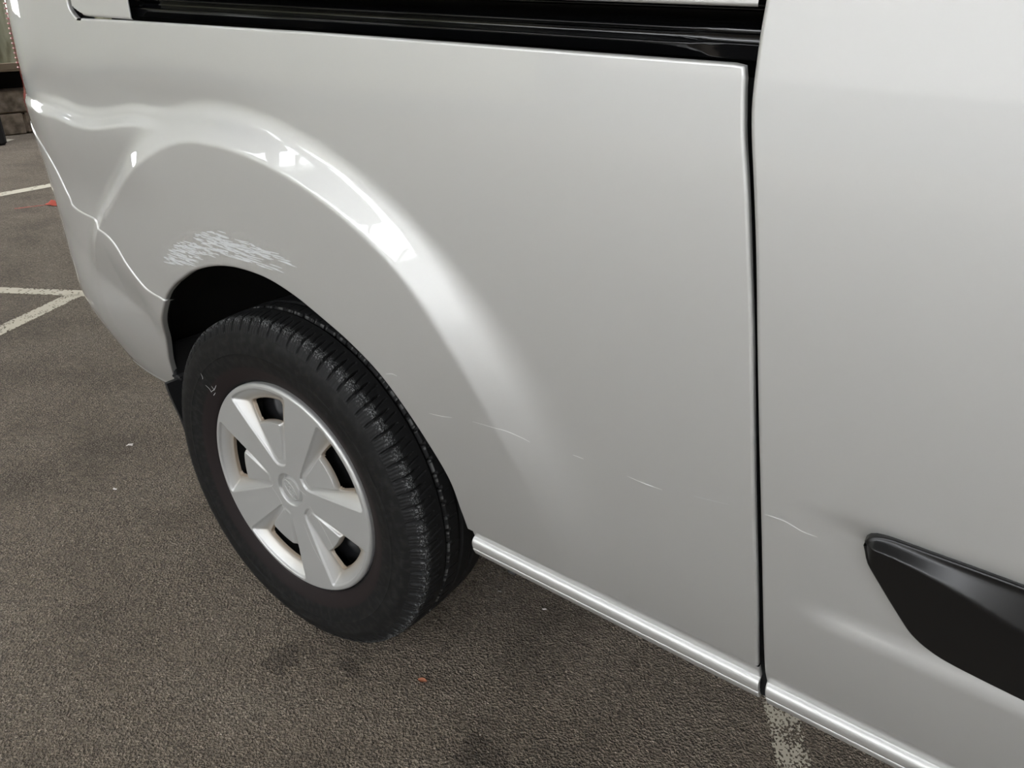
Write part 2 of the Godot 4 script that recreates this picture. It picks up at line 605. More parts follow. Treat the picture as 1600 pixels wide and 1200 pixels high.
	drow = hem_cols(drow, true, 0.004, 0.004)
	var door := put("sliding_door", grid(drow, Vector3.BACK), M.paint, van)
	sill("sill", 0.0, func(y): return 1.95, door, func(y): return 0.8475 + (0.435 - y) * 0.15)
	build_moulding(door)
	# dark rubber seal behind the gap between panel and door
	var seal := []
	for q in resample([Vector2(0.860, 0.380), Vector2(0.847, 0.435)] + Array(dg.slice(1, 82)), 60):
		var r := PackedVector3Array()
		for k in [-0.026, -0.004, 0.02]: r.append(Vector3(q.x + k, q.y, (herm(q.y) - 0.022) if q.y > 0.435 else herm(0.435) - 0.016))
		seal.append(r)
	put("door_seal", grid(seal, Vector3.BACK), M.liner, van)
	ribbon_part("scratch", [[Vector2(0.8145, 0.673), Vector2(0.834, 0.674), Vector2(0.854, 0.6695), Vector2(0.868, 0.669)]], 0.0007, door_z, M.scratch, door)
	# ---- hidden body: dark box behind the skins, roof, floor
	var st := st_new()
	add_box(st, Vector3(1.74, 0.96, -0.95), Vector3(2.5, 1.08, 1.76), 0.01)
	add_box(st, Vector3(-0.72, 0.95, -1.03), Vector3(0.38, 1.0, 1.36), 0.01)
	add_box(st, Vector3(0.0, 1.21, -0.99), Vector3(1.1, 0.6, 1.7), 0.01)
	add_box(st, Vector3(0.0, 0.66, -1.1), Vector3(1.1, 0.5, 1.44), 0.01)
	add_box(st, Vector3(1.05, 1.68, -1.06), Vector3(3.86, 0.40, 1.6), 0.06)
	put("inner_body", done(st), M.black_dull, van)
	var ub := st_new()
	add_box(ub, Vector3(1.7, 0.36, -0.95), Vector3(2.46, 0.16, 1.5), 0.03)
	add_box(ub, Vector3(-0.70, 0.40, -1.0), Vector3(0.36, 0.16, 1.4), 0.03)
	add_box(ub, Vector3(0.0, 0.335, -0.95), Vector3(0.12, 0.10, 1.3), 0.04)
	put("underbody", done(ub), M.liner, van)
	var fr := []
	for y in [0.44, 0.55, 0.7, 0.85, 1.0, 1.1, 1.3, 1.5, 1.565]:
		var r := PackedVector3Array()
		for x in [1.956, 2.3, 3.0]: r.append(Vector3(x, y, herm(y)))
		fr.append(r)
	put("front_door", grid(fr, Vector3.BACK), M.paint, van)
	var up := []
	for k in 12:
		var y := 1.56 + k * 0.0355
		var r := PackedVector3Array()
		for x in [-0.90, -0.85, -0.78, -0.7, -0.6, -0.5, -0.42, 0.0, 1.0, 2.0, 3.0]: r.append(Vector3(x, y, herm(y) + plan(x)))
		up.append(r)
	put("roof_side", grid(up, Vector3.BACK), M.paint, van)
	build_arch(van, lip, lip2, bb)
	build_wheel(van)
	build_tail_lamp(van)

func sill(called: String, x0: float, x1: Callable, parent: Node, x0f = null):
	var zc := herm(0.435)
	var prof := [[0.435, 0.0], [0.434, -0.0003], [0.428, -0.0028], [0.420, -0.0063], [0.413, -0.0094], [0.4115, -0.0097], [0.4105, -0.009], [0.4095, -0.0072], [0.408, -0.0054], [0.406, -0.004], [0.4035, -0.0033], [0.400, -0.0033], [0.396, -0.0040], [0.3915, -0.0053], [0.3908, -0.007], [0.390, -0.007], [0.3895, -0.0055], [0.386, -0.007], [0.3775, -0.0115], [0.376, -0.0135], [0.3755, -0.025]]
	var rows := []
	for p in prof:
		var a: float = x0f.call(p[0]) if x0f != null else x0
		var b: float = x1.call(p[0])
		var r := PackedVector3Array()
		for k in 12: r.append(Vector3(lerpf(a, b, k / 11.0), p[0], zc + p[1] + (0.0015 if x0f != null else 0.0)))
		rows.append(r)
	rows = hem_cols(rows, true, 0.002, 0.004)
	rows = hem_cols(rows, false, 0.002, 0.004)
	put(called, grid(rows, Vector3.BACK), M.paint, parent)

# thin raised strips that follow the panel
func ribbon_part(called: String, lines: Array, width: float, zf: Callable, m: Material, parent: Node, lift := 0.0003):
	var st := st_new()
	st.set_smooth_group(-1)
	for l in lines:
		var p := catmull(l, 6)
		var n := p.size()
		for i in n - 1:
			var quad := []
			for k in [i, i + 1]:
				var t: Vector2 = (p[mini(k + 1, n - 1)] - p[maxi(k - 1, 0)]).normalized()
				var w := width * (0.25 + 0.75 * sin(PI * clampf((k + 0.4) / n, 0.03, 0.97))) * 0.5
				for s in [-1.0, 1.0]:
					var q: Vector2 = p[k] + Vector2(-t.y, t.x) * w * s
					quad.append(Vector3(q.x, q.y, float(zf.call(q.x, q.y)) + lift))
			for k in [0, 1, 3, 0, 3, 2]: st.add_vertex(quad[k])
	put(called, done(st), m, parent)

func build_scratches(panel: Node):
	var S := [[Vector2(0.306, 0.683), Vector2(0.318, 0.687), Vector2(0.327, 0.6865)], [Vector2(0.376, 0.645), Vector2(0.395, 0.6475), Vector2(0.415, 0.652)],
		[Vector2(0.448, 0.658), Vector2(0.489, 0.6605), Vector2(0.515, 0.656), Vector2(0.528, 0.652)], [Vector2(0.584, 0.652), Vector2(0.599, 0.652)],
		[Vector2(0.657, 0.652), Vector2(0.677, 0.651), Vector2(0.701, 0.652)]]
	for l in S: ribbon_part("scratch", [l], 0.0008, side, M.scratch, panel)
	ribbon_part("scratch", [[Vector2(0.735, 0.660), Vector2(0.749, 0.662), Vector2(0.777, 0.667)]], 0.0004, side, M.scuff, panel)
	# rubbed patch over the wheel arch: many fine streaks
	var lines := []
	var poly := PackedVector2Array([Vector2(-0.206, 0.727), Vector2(-0.166, 0.758), Vector2(-0.133, 0.779), Vector2(-0.078, 0.802), Vector2(-0.026, 0.819), Vector2(-0.002, 0.82), Vector2(0.047, 0.815), Vector2(0.129, 0.81), Vector2(0.122, 0.801), Vector2(0.081, 0.782), Vector2(0.039, 0.786), Vector2(-0.014, 0.782), Vector2(-0.074, 0.769), Vector2(-0.124, 0.748), Vector2(-0.172, 0.728)])
	while lines.size() < 230:
		var a := Vector2(rng.randf_range(-0.21, 0.13), rng.randf_range(0.725, 0.822))
		if not Geometry2D.is_point_in_polygon(a, poly): continue
		var len := rng.randf_range(0.008, 0.03)
		if rng.randf() < 0.25: len *= 1.9
		var b := a + Vector2(len, len * rng.randf_range(-0.06, 0.06))
		if not Geometry2D.is_point_in_polygon(b, poly) and rng.randf() < 0.6: continue
		lines.append([a, a.lerp(b, 0.5) + Vector2(0, rng.randf_range(-0.0006, 0.0006)), b])
	ribbon_part("scuff_mark", lines, 0.0016, side, M.scuff, panel)

func build_rail(van: Node):
	# (y, z) sections, extruded along the side
	var sec := [[1.0935, -0.03], [1.0935, 0.006], [1.0945, 0.010], [1.1015, 0.0115], [1.1035, 0.0145], [1.1055, 0.0140], [1.1062, 0.006], [1.1075, 0.0], [1.1130, -0.001], [1.1140, 0.004], [1.1155, 0.0075], [1.1175, 0.007], [1.1185, 0.001], [1.120, -0.012], [1.132, -0.016], [1.1345, -0.015], [1.1365, 0.0]]
	var rows := []
	for p in sec:
		var r := PackedVector3Array()
		for k in 60:
			var x := lerpf(-0.205, 0.80, k / 59.0)
			var flat := ss(0.63, 0.69, x)
			r.append(Vector3(x, p[0], lerpf(p[1], minf(p[1], 0.002), flat)))
		rows.append(r)
	put("door_rail", grid(rows, Vector3.BACK), M.black_gloss, van)
	# painted cover at the rail's rear end
	var c := []
	for i in 30:
		var r := PackedVector3Array()
		for j in 24:
			var x := lerpf(-0.347, -0.1915, j / 23.0) - 0.004 * (i / 29.0)
			var y := lerpf(1.0925, 1.135, i / 29.0)
			if j < 5: y = maxf(y, 1.0925 + 0.010 * pow((5 - j) / 5.0, 2))
			r.append(Vector3(x, y, herm(y) - 0.001))
		c.append(r)
	c = hem_rows(c, true, 0.003, 0.02)
	c = hem_cols(c, false, 0.0012, 0.001)
	c = hem_cols(c, true, 0.003, 0.02)
	put("rail_cover", grid(c, Vector3.BACK), M.paint, van)
	var u := []
	for i in 12:
		var y := lerpf(1.1375, 1.24, i / 11.0)
		var r := PackedVector3Array()
		for j in 20: r.append(Vector3(lerpf(-0.355, 0.724, j / 19.0), y, herm(y) - 0.001))
		u.append(r)
	u = hem_rows(u, true, 0.003, 0.02)
	put("upper_side_panel", grid(u, Vector3.BACK), M.paint, van)
	var g := []
	for i in 10:
		var y := lerpf(1.24, 1.565, i / 9.0)
		var r := PackedVector3Array()
		for j in 20: r.append(Vector3(lerpf(-0.355, 0.724, j / 19.0), y, herm(y) - 0.004))
		g.append(r)
	put("side_window", grid(g, Vector3.BACK), M.glass_black, van)
	var bk := put("rail_back", box_mesh(Vector3(1.1, 0.16, 0.02)), M.black_dull, van, Vector3(0.25, 1.12, -0.05))

func build_moulding(door: Node):
	var topc := catmull([Vector2(0.9118, 0.684), Vector2(0.9122, 0.689), Vector2(0.915, 0.694), Vector2(0.9205, 0.697), Vector2(0.93, 0.6985)], 8)
	topc.append_array(PackedVector2Array([Vector2(1.0, 0.699), Vector2(1.9, 0.699)]))
	var lowc := catmull([Vector2(0.9118, 0.684), Vector2(0.922, 0.667), Vector2(0.945, 0.635), Vector2(0.966, 0.607), Vector2(0.975, 0.598), Vector2(0.988, 0.590), Vector2(1.011, 0.5835), Vector2(1.071, 0.579)], 8)
	lowc.append(Vector2(1.9, 0.573))
	var a := resample(topc, 200)
	var b := resample(lowc, 200)
	# slanted columns, so that the nose is shared
	var rows := []
	for i in 41:
		var v := i / 40.0
		var r := PackedVector3Array()
		for j in 200:
			var q: Vector2 = a[j].lerp(b[j], v)
			var ht: float = (a[j].y - b[j].y) + 1e-6
			var yr := 0.690 - 0.040 * ss(0.92, 1.12, q.x)
			var nose := ss(0.0, 0.03, ht)
			var k: float
			if q.y > yr: k = lerpf(0.009, 0.022, clampf((0.699 - q.y) / maxf(0.699 - yr, 1e-4), 0, 1))
			else: k = lerpf(0.022, 0.006, clampf((yr - q.y) / 0.11, 0, 1))
			k *= 0.55 + 0.45 * nose
			r.append(Vector3(q.x, q.y, door_z(q.x, q.y) * 0.6 + herm(q.y) * 0.4 - 0.003 + k))
		rows.append(r)
	rows = hem_rows(rows, true, 0.003, 0.012)
	rows = hem_rows(rows, false, 0.003, 0.012)
	put("side_moulding", grid(rows, Vector3.BACK), M.black_plastic, door)

func build_arch(van: Node, lip, lip2, bb):
	# liner: a tunnel round the wheel that starts at the lip, closed at the back
	var path := PackedVector2Array(lip)
	path.append_array(lip2)
	path.append_array(bb)
	path = resample(path, 90)
	var rows := []
	for p in path:
		var r := PackedVector3Array()
		var d := (p - Vector2(0, HUB_Y)).normalized()
		var z := side(p.x, p.y)
		if p.y < 0.55 and p.x < 0: z = bumper_z(p.x, p.y)
		r.append(Vector3(p.x, p.y, z - 0.012) - Vector3(d.x, d.y, 0) * 0.003)
		r.append(Vector3(p.x, p.y, z - 0.016) + Vector3(d.x, d.y, 0) * 0.002)
		for q in [[0.455, -0.05], [0.455, -0.2], [0.45, -0.34], [0.30, -0.375], [0.15, -0.375], [0.02, -0.375]]:
			r.append(Vector3(d.x * q[0], HUB_Y + d.y * q[0], minf(z - 0.03, q[1])))
		rows.append(r)
	put("arch_liner", grid(rows, Vector3(0, HUB_Y, -0.1), false, [], null, true), M.liner, van)
	# mud flap: a curved rubber sheet hanging behind the wheel
	var edge := catmull([Vector2(0.447, 0.006), Vector2(0.41, 0.003), Vector2(0.36, -0.005), Vector2(0.31, -0.013), Vector2(0.27, -0.020), Vector2(0.245, -0.027), Vector2(0.232, -0.042), Vector2(0.228, -0.09), Vector2(0.228, -0.22)], 6)
	var poly := PackedVector2Array()
	for p in edge: poly.append(Vector2(p.y, p.x))
	poly.append(Vector2(-0.24, 0.447))
	var tri := Geometry2D.triangulate_polygon(poly)
	var st := st_new()
	st.set_smooth_group(-1)
	var at := func(p: Vector2, d: float): return Vector3(-0.322 - 0.012 * ss(0.36, 0.45, p.y) + d, p.y, p.x)
	for d in [0.004, -0.004]:
		for k in range(0, tri.size(), 3):
			for q in ([0, 1, 2] if d > 0 else [0, 2, 1]): st.add_vertex(at.call(poly[tri[k + q]], d))
	for k in poly.size():
		var p := poly[k]
		var q := poly[(k + 1) % poly.size()]
		for c in [[p, 0.004], [q, 0.004], [q, -0.004], [p, 0.004], [q, -0.004], [p, -0.004]]: st.add_vertex(at.call(c[0], c[1]))
	put("mud_flap", done(st), M.flap, van)
	# bracket that carries the flap below the bumper, and a clip under the sill
	var b := st_new()
	add_box(b, Vector3(-0.345, 0.475, -0.065), Vector3(0.010, 0.085, 0.09), 0.003)
	add_box(b, Vector3(-0.340, 0.447, -0.055), Vector3(0.03, 0.010, 0.07), 0.003)
	put("flap_bracket", done(b), M.black_dull, van)
	var c := st_new()
	add_box(c, Vector3(0.455, 0.375, -0.05), Vector3(0.004, 0.03, 0.012), 0.001)
	add_box(c, Vector3(0.461, 0.361, -0.05), Vector3(0.014, 0.004, 0.012), 0.001)
	put("clip", done(c), M.flap, van)

func build_wheel(van: Node):
	var wheel := Node3D.new()
	wheel.name = "wheel"
	van.add_child(wheel, true)
	wheel.position = Vector3(0, HUB_Y, 0)
	# ---- tyre: a turned profile (z, r), cut by grooves and sipes
	var prof := catmull([Vector2(-0.030, 0.196), Vector2(-0.016, 0.203), Vector2(-0.006, 0.211), Vector2(-0.001, 0.220), Vector2(0.005, 0.235), Vector2(0.009, 0.255)], 4)
	prof.append_array(PackedVector2Array([Vector2(0.0098, 0.2625), Vector2(0.0108, 0.263), Vector2(0.0108, 0.2645), Vector2(0.0102, 0.265)]))
	prof.append_array(catmull([Vector2(0.0105, 0.27), Vector2(0.010, 0.285), Vector2(0.0065, 0.297)], 4))
	prof.append_array(catmull([Vector2(0.0065, 0.297), Vector2(0.003, 0.305), Vector2(-0.002, 0.3125), Vector2(-0.0065, 0.318), Vector2(-0.009, 0.3205)], 7))
	prof.append_array(catmull([Vector2(-0.009, 0.3205), Vector2(-0.018, 0.3225), Vector2(-0.035, 0.3245), Vector2(-0.065, 0.326), Vector2(-0.10, 0.3265), Vector2(-0.138, 0.3255)], 13))
	prof.append_array(catmull([Vector2(-0.138, 0.3255), Vector2(-0.17, 0.322), Vector2(-0.188, 0.31), Vector2(-0.2, 0.285), Vector2(-0.197, 0.245), Vector2(-0.165, 0.205)], 4))
	var NA := 80 * 20
	var nz := FastNoiseLite.new()
	nz.seed = 4
	nz.frequency = 1.0
	nz.fractal_octaves = 4
	var rows := []
	var cols := []
	var lastp := Vector2.INF
	for p in prof:
		if p.distance_to(lastp) < 1e-5: continue
		lastp = p
		var r := PackedVector3Array()
		var cr := PackedColorArray()
		r.resize(NA)
		cr.resize(NA)
		var z: float = p.x + 0.0075
		var tread: bool = p.y > 0.301 and z > -0.165
		for k in NA:
			var th := TAU * k / NA
			var rad: float = p.y
			var base := 0.013 if tread else 0.0115
			var col := Color(base, base, base * 0.98)
			if tread:
				var ph := th / TAU * 80.0 + z * 6.0 - 22.0 * z * z * signf(z)
				var f := absf(fposmod(ph, 1.0) - 0.5) * 2.0
				var cut := 0.0
				# lateral slots from the shoulder, narrowing inwards
				if z > -0.029:
					var wid := 0.24 if z > -0.006 else 0.13 * (1.0 - ss(-0.014, -0.030, z)) + 0.03
					cut = maxf(cut, 0.006 * (1 - ss(wid * 0.45, wid, 1.0 - f)) * ss(0.015, 0.006, z))
				var f2 := absf(fposmod(ph + 0.5 + 0.06 * sin((z + 0.02) * 110.0), 1.0) - 0.5) * 2.0
				if z < -0.009 and z > -0.036: cut = maxf(cut, 0.002 * (1 - ss(0.05, 0.14, 1.0 - f2)))
				if z > -0.001 and z < 0.0135:
					for o in [0.25, 0.5, 0.75]:
						var f3 := absf(fposmod(ph + o + 0.05, 1.0) - 0.5) * 2.0
						cut = maxf(cut, 0.0011 * (1 - ss(0.05, 0.16, 1.0 - f3)))
				# circumferential grooves
				cut = maxf(cut, 0.005 * (1 - ss(0.0012, 0.0024, absf(z + 0.0485))))
				cut = maxf(cut, 0.006 * (1 - ss(0.0022, 0.0040, absf(z + 0.083))))
				cut = maxf(cut, 0.006 * (1 - ss(0.0030, 0.0048, absf(z + 0.118))))
				# notches on groove 1 and short sipes on the rib beyond
				if z < -0.0485 and z > -0.0555: cut = maxf(cut, 0.005 * (1 - ss(0.12, 0.22, 1.0 - f)))
				if z < -0.060 and z > -0.078:
					var f4 := absf(fposmod(ph * 1.0 + 0.3, 1.0) - 0.5) * 2.0
					cut = maxf(cut, 0.0016 * (1 - ss(0.06, 0.16, 1.0 - f4)))
				rad -= cut
				# chalky kerb rub on the shoulder corner
				var band := 1.0 - ss(0.003, 0.011, absf(z + 0.003))
				if band > 0.0 and cut < 0.0008:
					var nv := nz.get_noise_3d(cos(th) * 55.0, sin(th) * 55.0, z * 160.0) * 0.5 + nz.get_noise_2d(th * 120.0, z * 420.0)
					var w := clampf((nv - 0.05) * 2.4, 0, 1) * band
					col = col.lerp(Color(0.20, 0.205, 0.205), w)
				elif z < -0.044 and z > -0.053 and nz.get_noise_2d(th * 30.0, 5.0) > 0.1 and cut < 0.003 and absf(z + 0.0515) < 0.0012:
					col = Color(0.12, 0.12, 0.115)
			elif p.y < 0.24 and z > 0.0:
				col = Color(0.016, 0.0135, 0.0118)
			elif p.y > 0.2 and z > 0.0:
				# moulding rings on the sidewall
				if absf(p.y - 0.268) < 0.002: rad += 0.0
				var nv := nz.get_noise_2d(th * 14.0, p.y * 60.0)
				col = col.lerp(Color(0.022, 0.0215, 0.021), clampf(nv * 1.2, 0, 0.7))
			var q := Vector3(cos(th) * rad, sin(th) * rad, p.x)
			if q.y < -HUB_Y + 0.0105: q.y = -HUB_Y + 0.0105
			r[k] = q
			cr[k] = col
		rows.append(r)
		cols.append(cr)
	put("tyre", grid(rows, Vector3(0, 0, -0.09), true, cols, null, true), M.tyre, wheel)
	# ---- steel rim behind the cover: dish with round vent holes suggested by a raised rim
	var rim := []
	for q in [[-0.012, 0.204], [-0.020, 0.198], [-0.045, 0.192], [-0.060, 0.180], [-0.050, 0.160], [-0.046, 0.140], [-0.050, 0.12], [-0.05, 0.05], [-0.05, 0.001]]:
		var r := PackedVector3Array()
		for k in 96: 
			var th := TAU * k / 96
			var vent := ss(0.45, 0.8, cos(th * 10.0)) * (1.0 if absf(q[1] - 0.16) < 0.025 else 0.0)
			r.append(Vector3(cos(th) * q[1], sin(th) * q[1], q[0] - 0.03 * vent))
		rim.append(r)
	put("steel_rim", grid(rim, Vector3.BACK, true), M.steel, wheel)
	build_cover(wheel)

func smin(a: float, b: float, k: float) -> float:
	var h := clampf(0.5 + 0.5 * (b - a) / k, 0, 1)
	return lerpf(b, a, h) - k * h * (1 - h)

func hole_d(r: float, ph: float) -> float:
	var a := (deg_to_rad(15.0) - absf(ph)) * r
	return smin(a, smin(r - 0.131, 0.174 - r, 0.006), 0.008)

func cover_depth(r: float, ph: float) -> float:
	var u := r * cos(ph)
	var v := absf(r * sin(ph))
	var side_d := (0.016 + 0.512 * (u - 0.052) - v) * 0.89
	var tip := u - 0.047
	var outer := 0.1965 - r
	var sd := smin(smin(side_d, tip, 0.012), outer, 0.007)
	if sd <= 0: return 0.0
	# a small step at the outline, flanks falling outwards into a valley, a tongue raised in the middle, a deep outer wall
	var step := 0.0028 * ss(0, 0.0022, sd)
	var d := smin(step + maxf(0, side_d - 0.0015) * 0.80, lerpf(0.0035, 0.017, clampf((u - 0.06) / 0.10, 0, 1)), 0.002)
	d = smin(d, step + maxf(0, outer - 0.001) * 0.80, 0.003)
	d = minf(d, step + maxf(0, tip - 0.001) * 0.8)
	var td := smin((lerpf(0.0105, 0.035, clampf((u - 0.062) / 0.07, 0, 1)) - v) * 0.92, smin(0.1335 - r, u - 0.0565, 0.006), 0.006)
	var tongue := 0.0022 + 0.005 * clampf((u - 0.06) / 0.08, 0, 1)
	d = lerpf(d, minf(d, tongue), ss(-0.001, 0.0035, td))
	return maxf(d, 0.0)

func build_cover(wheel: Node):
	var rows := []
	var cols := []
	var NA := 5 * 160
	var rs := PackedFloat32Array()
	var NR := 170
	for i in NR + 1: rs.append(0.001 + 0.204 * i / NR)
	for i in rs.size() + 3:
		var r := PackedVector3Array()
		var cr := PackedColorArray()
		var rr: float = rs[mini(i, NR)]
		for k in NA:
			var th := TAU * k / NA
			var ph := fposmod(th + deg_to_rad(36.0), TAU / 5) - TAU / 10
			# pockets stand at 36 degrees + n * 72
			ph = fposmod(th, TAU / 5) - TAU / 10
			var h := -0.005 * ss(0.19, 0.0, rr)
			var dirt := 0.0
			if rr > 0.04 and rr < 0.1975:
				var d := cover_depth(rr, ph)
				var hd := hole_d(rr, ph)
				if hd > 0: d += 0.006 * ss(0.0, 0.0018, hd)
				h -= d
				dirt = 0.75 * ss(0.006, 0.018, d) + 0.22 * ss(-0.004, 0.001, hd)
			h -= 0.009 * ss(0.0335, 0.0275, rr)
			if rr < 0.0262: h += 0.0075 * ss(0.0262, 0.0235, rr)
			h -= 0.0006 * (1 - ss(0.0, 0.0007, absf(rr - 0.1985)))
			if rr > 0.2005: h -= 0.003 * pow((rr - 0.2005) / 0.0045, 2)
			var q := rr
			if i > NR:
				var e := i - NR
				q = rr + [0.0006, 0.0010, 0.0006][e - 1]
				h -= [0.0012, 0.0035, 0.016][e - 1]
			r.append(Vector3(cos(th) * q, sin(th) * q, h))
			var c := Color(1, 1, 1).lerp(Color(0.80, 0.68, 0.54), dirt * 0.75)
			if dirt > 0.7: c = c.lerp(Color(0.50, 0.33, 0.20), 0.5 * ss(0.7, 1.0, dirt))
			cr.append(c)
		rows.append(r)
		cols.append(cr)
	var keep := func(i, j):
		if i >= NR: return true
		var th: float = TAU * (j + 0.5) / NA
		return hole_d((rs[i] + rs[i + 1]) / 2, fposmod(th, TAU / 5) - TAU / 10) < 0.0018
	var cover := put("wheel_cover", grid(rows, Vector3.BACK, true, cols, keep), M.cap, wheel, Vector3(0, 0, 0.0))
	# badge in the middle: a raised oval line and script, both embossed
	var bm: StandardMaterial3D = M.cap.duplicate()
	bm.vertex_color_use_as_albedo = false
	var badge := Node3D.new()
	badge.name = "badge"
	wheel.add_child(badge, true)
	badge.position = Vector3(0, 0, -0.0062)
	badge.rotation.z = deg_to_rad(-45.0)
	var ring := []
	for q in [[0.0, -0.0006], [0.0002, 0.0008], [0.0009, 0.0008], [0.0011, -0.0006]]:
		var r := PackedVector3Array()
		for k in 64:
			var a := TAU * k / 64
			r.append(Vector3(cos(a) * (0.0215 - q[0]), sin(a) * (0.0105 - q[0]), q[1]))
		ring.append(r)
	put("oval_line", grid(ring, Vector3.BACK, true), bm, badge)
	var tm := TextMesh.new()
	var sf := SystemFont.new()
	sf.font_names = PackedStringArray(["Droid Serif"])
	sf.font_italic = true
	tm.font = sf
	tm.text = "Ford"
	tm.font_size = 32
	tm.pixel_size = 0.00046
	tm.depth = 0.0022
	put("lettering", tm, bm, badge)
	var face := func(x: float, y: float) -> float: return -0.005 * ss(0.19, 0.0, Vector2(x, y).length()) + 0.0001
	for l in [[Vector2(0.016, 0.018), Vector2(0.03, 0.012), Vector2(0.045, 0.008)], [Vector2(0.052, -0.012), Vector2(0.085, -0.045), Vector2(0.115, -0.085)], [Vector2(-0.055, -0.012), Vector2(-0.032, -0.035), Vector2(-0.02, -0.06)], [Vector2(0.03, -0.06), Vector2(0.05, -0.10), Vector2(0.075, -0.13)]]: ribbon_part("scratch", [l], 0.0006, face, M.scratch, wheel)
	var flat := func(_x: float, _y: float) -> float: return 0.0112
	for l in [[Vector2(-0.1949, 0.1794), Vector2(-0.1912, 0.1715), Vector2(-0.193, 0.168)], [Vector2(-0.1866, 0.158), Vector2(-0.176, 0.154), Vector2(-0.170, 0.148)], [Vector2(-0.1722, 0.1491), Vector2(-0.160, 0.158), Vector2(-0.1524, 0.1686)], [Vector2(-0.1661, 0.1433), Vector2(-0.158, 0.152)], [Vector2(-0.168, 0.162), Vector2(-0.1592, 0.156)]]: ribbon_part("chalk_mark", [l], 0.0008, flat, M.scuff, wheel)

func build_tail_lamp(van: Node):
	# red lens that wraps the corner above the bumper, proud of the panel
	var rows := []
	for i in 50:
		var y := lerpf(0.90, 1.46, i / 49.0)
		var r := PackedVector3Array()
		for j in 24:
			var x := lerpf(-0.715, -0.925, j / 23.0)
			r.append(Vector3(x, y, side(x, y) + 0.010 * ss(0.0, 0.12, j / 23.0) - 0.002))
		rows.append(r)
	var lamp := put("tail_lamp", grid(rows, Vector3(-0.5, 0, 1)), M.lamp_red, van)
	var st := st_new()
	for k in 26:
		var y := 0.985 + k * 0.0085
		var x := -0.735
		var s := SphereMesh.new()
		s.radius = 0.0016
		s.height = 0.0032
		s.radial_segments = 8
		s.rings = 4
		st.append_from(s, 0, Transform3D(Basis(), Vector3(x, y, side(x, y) + 0.008)))
	var b := put("reflector_bead", st.commit(), M.bead, lamp)
	b.set_meta("kind", "stuff")

# =============================================================== on the ground
func worn_line(a: Vector2, b: Vector2, w: float, cell: float, wear: float, seed_: int) -> ArrayMesh:
	var n := FastNoiseLite.new()
	n.seed = seed_
	n.frequency = 1.0
	n.fractal_octaves = 3
	var st := st_new()
	st.set_smooth_group(-1)
	var l := a.distance_to(b)
	var d := (b - a) / l
	var e := Vector2(-d.y, d.x)
	var ni := int(l / cell)
	var nj := int(w / cell)
	for i in ni:
		for j in nj:
			var edge := minf(j + 0.5, nj - j - 0.5) / nj
			var v := n.get_noise_2d(i * cell * 130.0, j * cell * 130.0) + 0.5 * n.get_noise_2d(i * cell * 18.0 + 40, j * cell * 18.0)
			if v < wear + (0.25 if edge < 0.06 else 0.0): continue
			var p := a + d * (i * cell) + e * ((j - nj * 0.5) * cell)
			var c := [p, p + d * cell, p + d * cell + e * cell, p + e * cell]
			for k in [0, 2, 1, 0, 3, 2]: st.add_vertex(Vector3(c[k].x, 0.0012, c[k].y))
	return done(st)

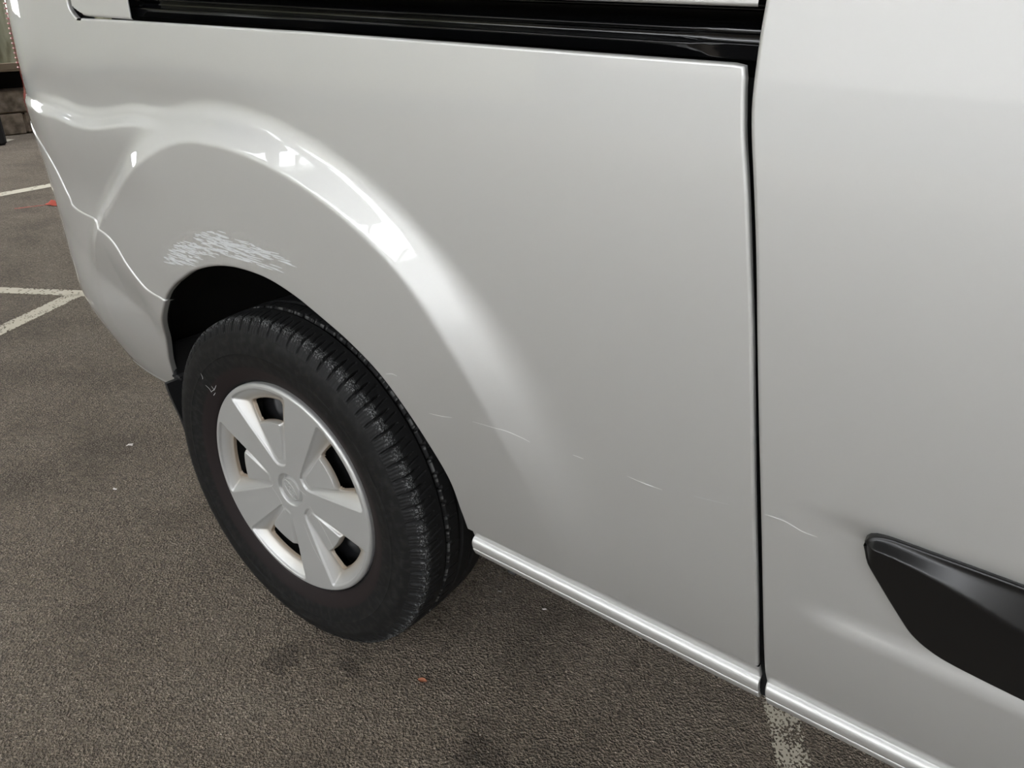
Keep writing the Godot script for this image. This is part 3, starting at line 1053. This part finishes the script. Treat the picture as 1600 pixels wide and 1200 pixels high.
func build_ground_things():
	var L := [
		[Vector2(0.805, -0.425), Vector2(0.985, -0.10), 0.060, 0.002, -0.05, "worn white parking line emerging below the sliding door's sill"],
		[Vector2(-3.99, -0.70), Vector2(-4.16, -2.4), 0.085, 0.012, -0.55, "thin white parking line crossing between the red paint mark and the back wall"],
		[Vector2(-2.63, -0.325), Vector2(-1.70, -0.945), 0.063, 0.007, -0.42, "white parking line that runs in behind the rear bumper"],
		[Vector2(-1.90, -0.13), Vector2(-2.125, -0.645), 0.072, 0.005, -0.40, "speckled white parking line slanting up to meet the one behind the bumper"],
		[Vector2(-5.66, -1.80), Vector2(-5.83, -2.06), 0.06, 0.012, -0.5, "short pale parking line end near the foot of the concrete blocks"],
	]
	var k := 0
	for l in L:
		var o := put("parking_line", worn_line(l[0], l[1], l[2], l[3], l[4], 30 + k), M.line)
		tag(o, l[5], "road marking")
		k += 1

	# stains: irregular dark patches in the asphalt's own grain
	var wet: StandardMaterial3D = M.asphalt.duplicate()
	wet.albedo_color = Color(0.80, 0.79, 0.78)
	wet.roughness = 0.75
	for q in [[0.031, 0.084, 0.035, "dark oil stain on the asphalt in front of the tyre"], [0.151, 0.022, 0.022, "small dark oil spot just right of the tyre's foot"], [0.569, -0.311, 0.010, "round black spot on the asphalt under the sill"], [0.47, 0.03, 0.05, "dark damp patch at the lower edge of the picture"]]:
		var st := st_new()
		var n := 28
		var pts := []
		var ph := rng.randf() * TAU
		for j in n:
			var a := TAU * j / n
			var r: float = q[2] * (1.0 + 0.22 * sin(a * 2 + ph) + 0.16 * sin(a * 5 + ph * 2) + 0.08 * rng.randf())
			pts.append(Vector3(q[0] + cos(a) * r, 0.0008, q[1] + sin(a) * r * 0.8))
		for j in n:
			for p in [Vector3(q[0], 0.0008, q[1]), pts[j], pts[(j + 1) % n]]:
				st.set_normal(Vector3.UP)
				st.set_uv(Vector2(p.x, p.z) * 3.1)
				st.set_uv2(Vector2(p.x, p.z) * 0.21)
				st.add_vertex(p)
		tag(put("oil_stain", st.commit(), wet), q[3], "stain")
	# sprayed red line and a crumpled red rag
	var red := mat(Color(0.60, 0.33, 0.28), 0.9)
	tag(put("paint_mark", worn_line(Vector2(-3.655, -1.10), Vector2(-3.60, -1.32), 0.02, 0.006, -0.35, 50), red), "thin faded red spray line on the asphalt pointing at the red rag", "road marking")
	var nz := FastNoiseLite.new()
	nz.seed = 9
	nz.frequency = 14.0
	var rows := []
	for i in 13:
		var r := PackedVector3Array()
		for j in 13:
			var u := i / 12.0 - 0.5
			var v := j / 12.0 - 0.5
			var e := 1.0 - ss(0.36, 0.5, maxf(absf(u), absf(v)))
			r.append(Vector3(u * 0.30 * (1 + 0.3 * nz.get_noise_2d(v, 3.0)), 0.004 + e * (0.026 + 0.03 * nz.get_noise_2d(u, v)), v * 0.20 * (1 + 0.3 * nz.get_noise_2d(u, 7.0))))
		rows.append(r)
	var rag := put("rag", grid(rows, Vector3.UP), mat(Color(0.62, 0.27, 0.21), 0.9), null, Vector3(-3.53, 0.0, -1.40))
	rag.rotation.y = 0.5
	tag(rag, "crumpled red rag on the asphalt behind the van's rear bumper", "rag")
	# a dry leaf
	var lr := []
	for i in 9:
		var r := PackedVector3Array()
		var u := i / 8.0
		for j in 5:
			var v := (j - 2) / 2.0
			r.append(Vector3((u - 0.5) * 0.018, 0.002 + 0.003 * v * v + 0.002 * u, v * 0.0055 * sin(PI * clampf(u * 0.9 + 0.08, 0, 1))))
		lr.append(r)
	var leaf := put("leaf", grid(lr, Vector3.UP), mat(Color(0.58, 0.36, 0.25), 0.8), null, Vector3(0.278, 0, -0.036))
	leaf.rotation.y = 0.3
	tag(leaf, "small dry brown leaf lying on the asphalt between tyre and sill", "leaf")
	# scraps
	var white := mat(Color(0.86, 0.84, 0.82), 0.8)
	for q in [[-0.890, -0.153, 0.014, "white paper scrap on the asphalt behind the mud flap"], [-0.728, -0.02, 0.009, "thin pale crumpled scrap lower left, nearer than the white one"], [0.250, -0.312, 0.006, "tiny white chip in the shade under the van, nearer the tyre"], [0.355, -0.326, 0.007, "tiny white chip in the shade under the van, farther from the tyre"]]:
		var sr := []
		for i in 4:
			var r := PackedVector3Array()
			for j in 4: r.append(Vector3((i / 3.0 - 0.5) * q[2] * (1 + 0.3 * rng.randf()), 0.0015 + 0.003 * rng.randf() * (q[2] / 0.01), (j / 3.0 - 0.5) * q[2] * 0.5 * (1 + 0.4 * rng.randf())))
			sr.append(r)
		var o := put("scrap", grid(sr, Vector3.UP), white, null, Vector3(q[0], 0, q[1]))
		o.rotation.y = rng.randf_range(0.4, 1.0)
		tag(o, q[3], "litter")
	# loose grit
	var gs := SphereMesh.new()
	gs.radius = 0.5
	gs.height = 0.7
	gs.radial_segments = 6
	gs.rings = 3
	var mm := MultiMesh.new()
	mm.transform_format = MultiMesh.TRANSFORM_3D
	mm.mesh = gs
	mm.instance_count = 420
	for i in 420:
		var d := rng.randf_range(0.002, 0.0042)
		var b := Basis(Vector3.UP, rng.randf() * TAU).scaled(Vector3(d, d * 0.6, d * rng.randf_range(0.5, 1.0)))
		mm.set_instance_transform(i, Transform3D(b, Vector3(rng.randf_range(-2.2, 1.1), 0.0008, rng.randf_range(-0.8, 0.55))))
	var gi := MultiMeshInstance3D.new()
	gi.name = "grit"
	gi.multimesh = mm
	gi.material_override = mat(Color(0.66, 0.62, 0.56), 0.9)
	add_child(gi)
	gi.set_meta("kind", "stuff")
	tag(gi, "loose pale grit scattered thinly over the asphalt round the wheel", "grit")
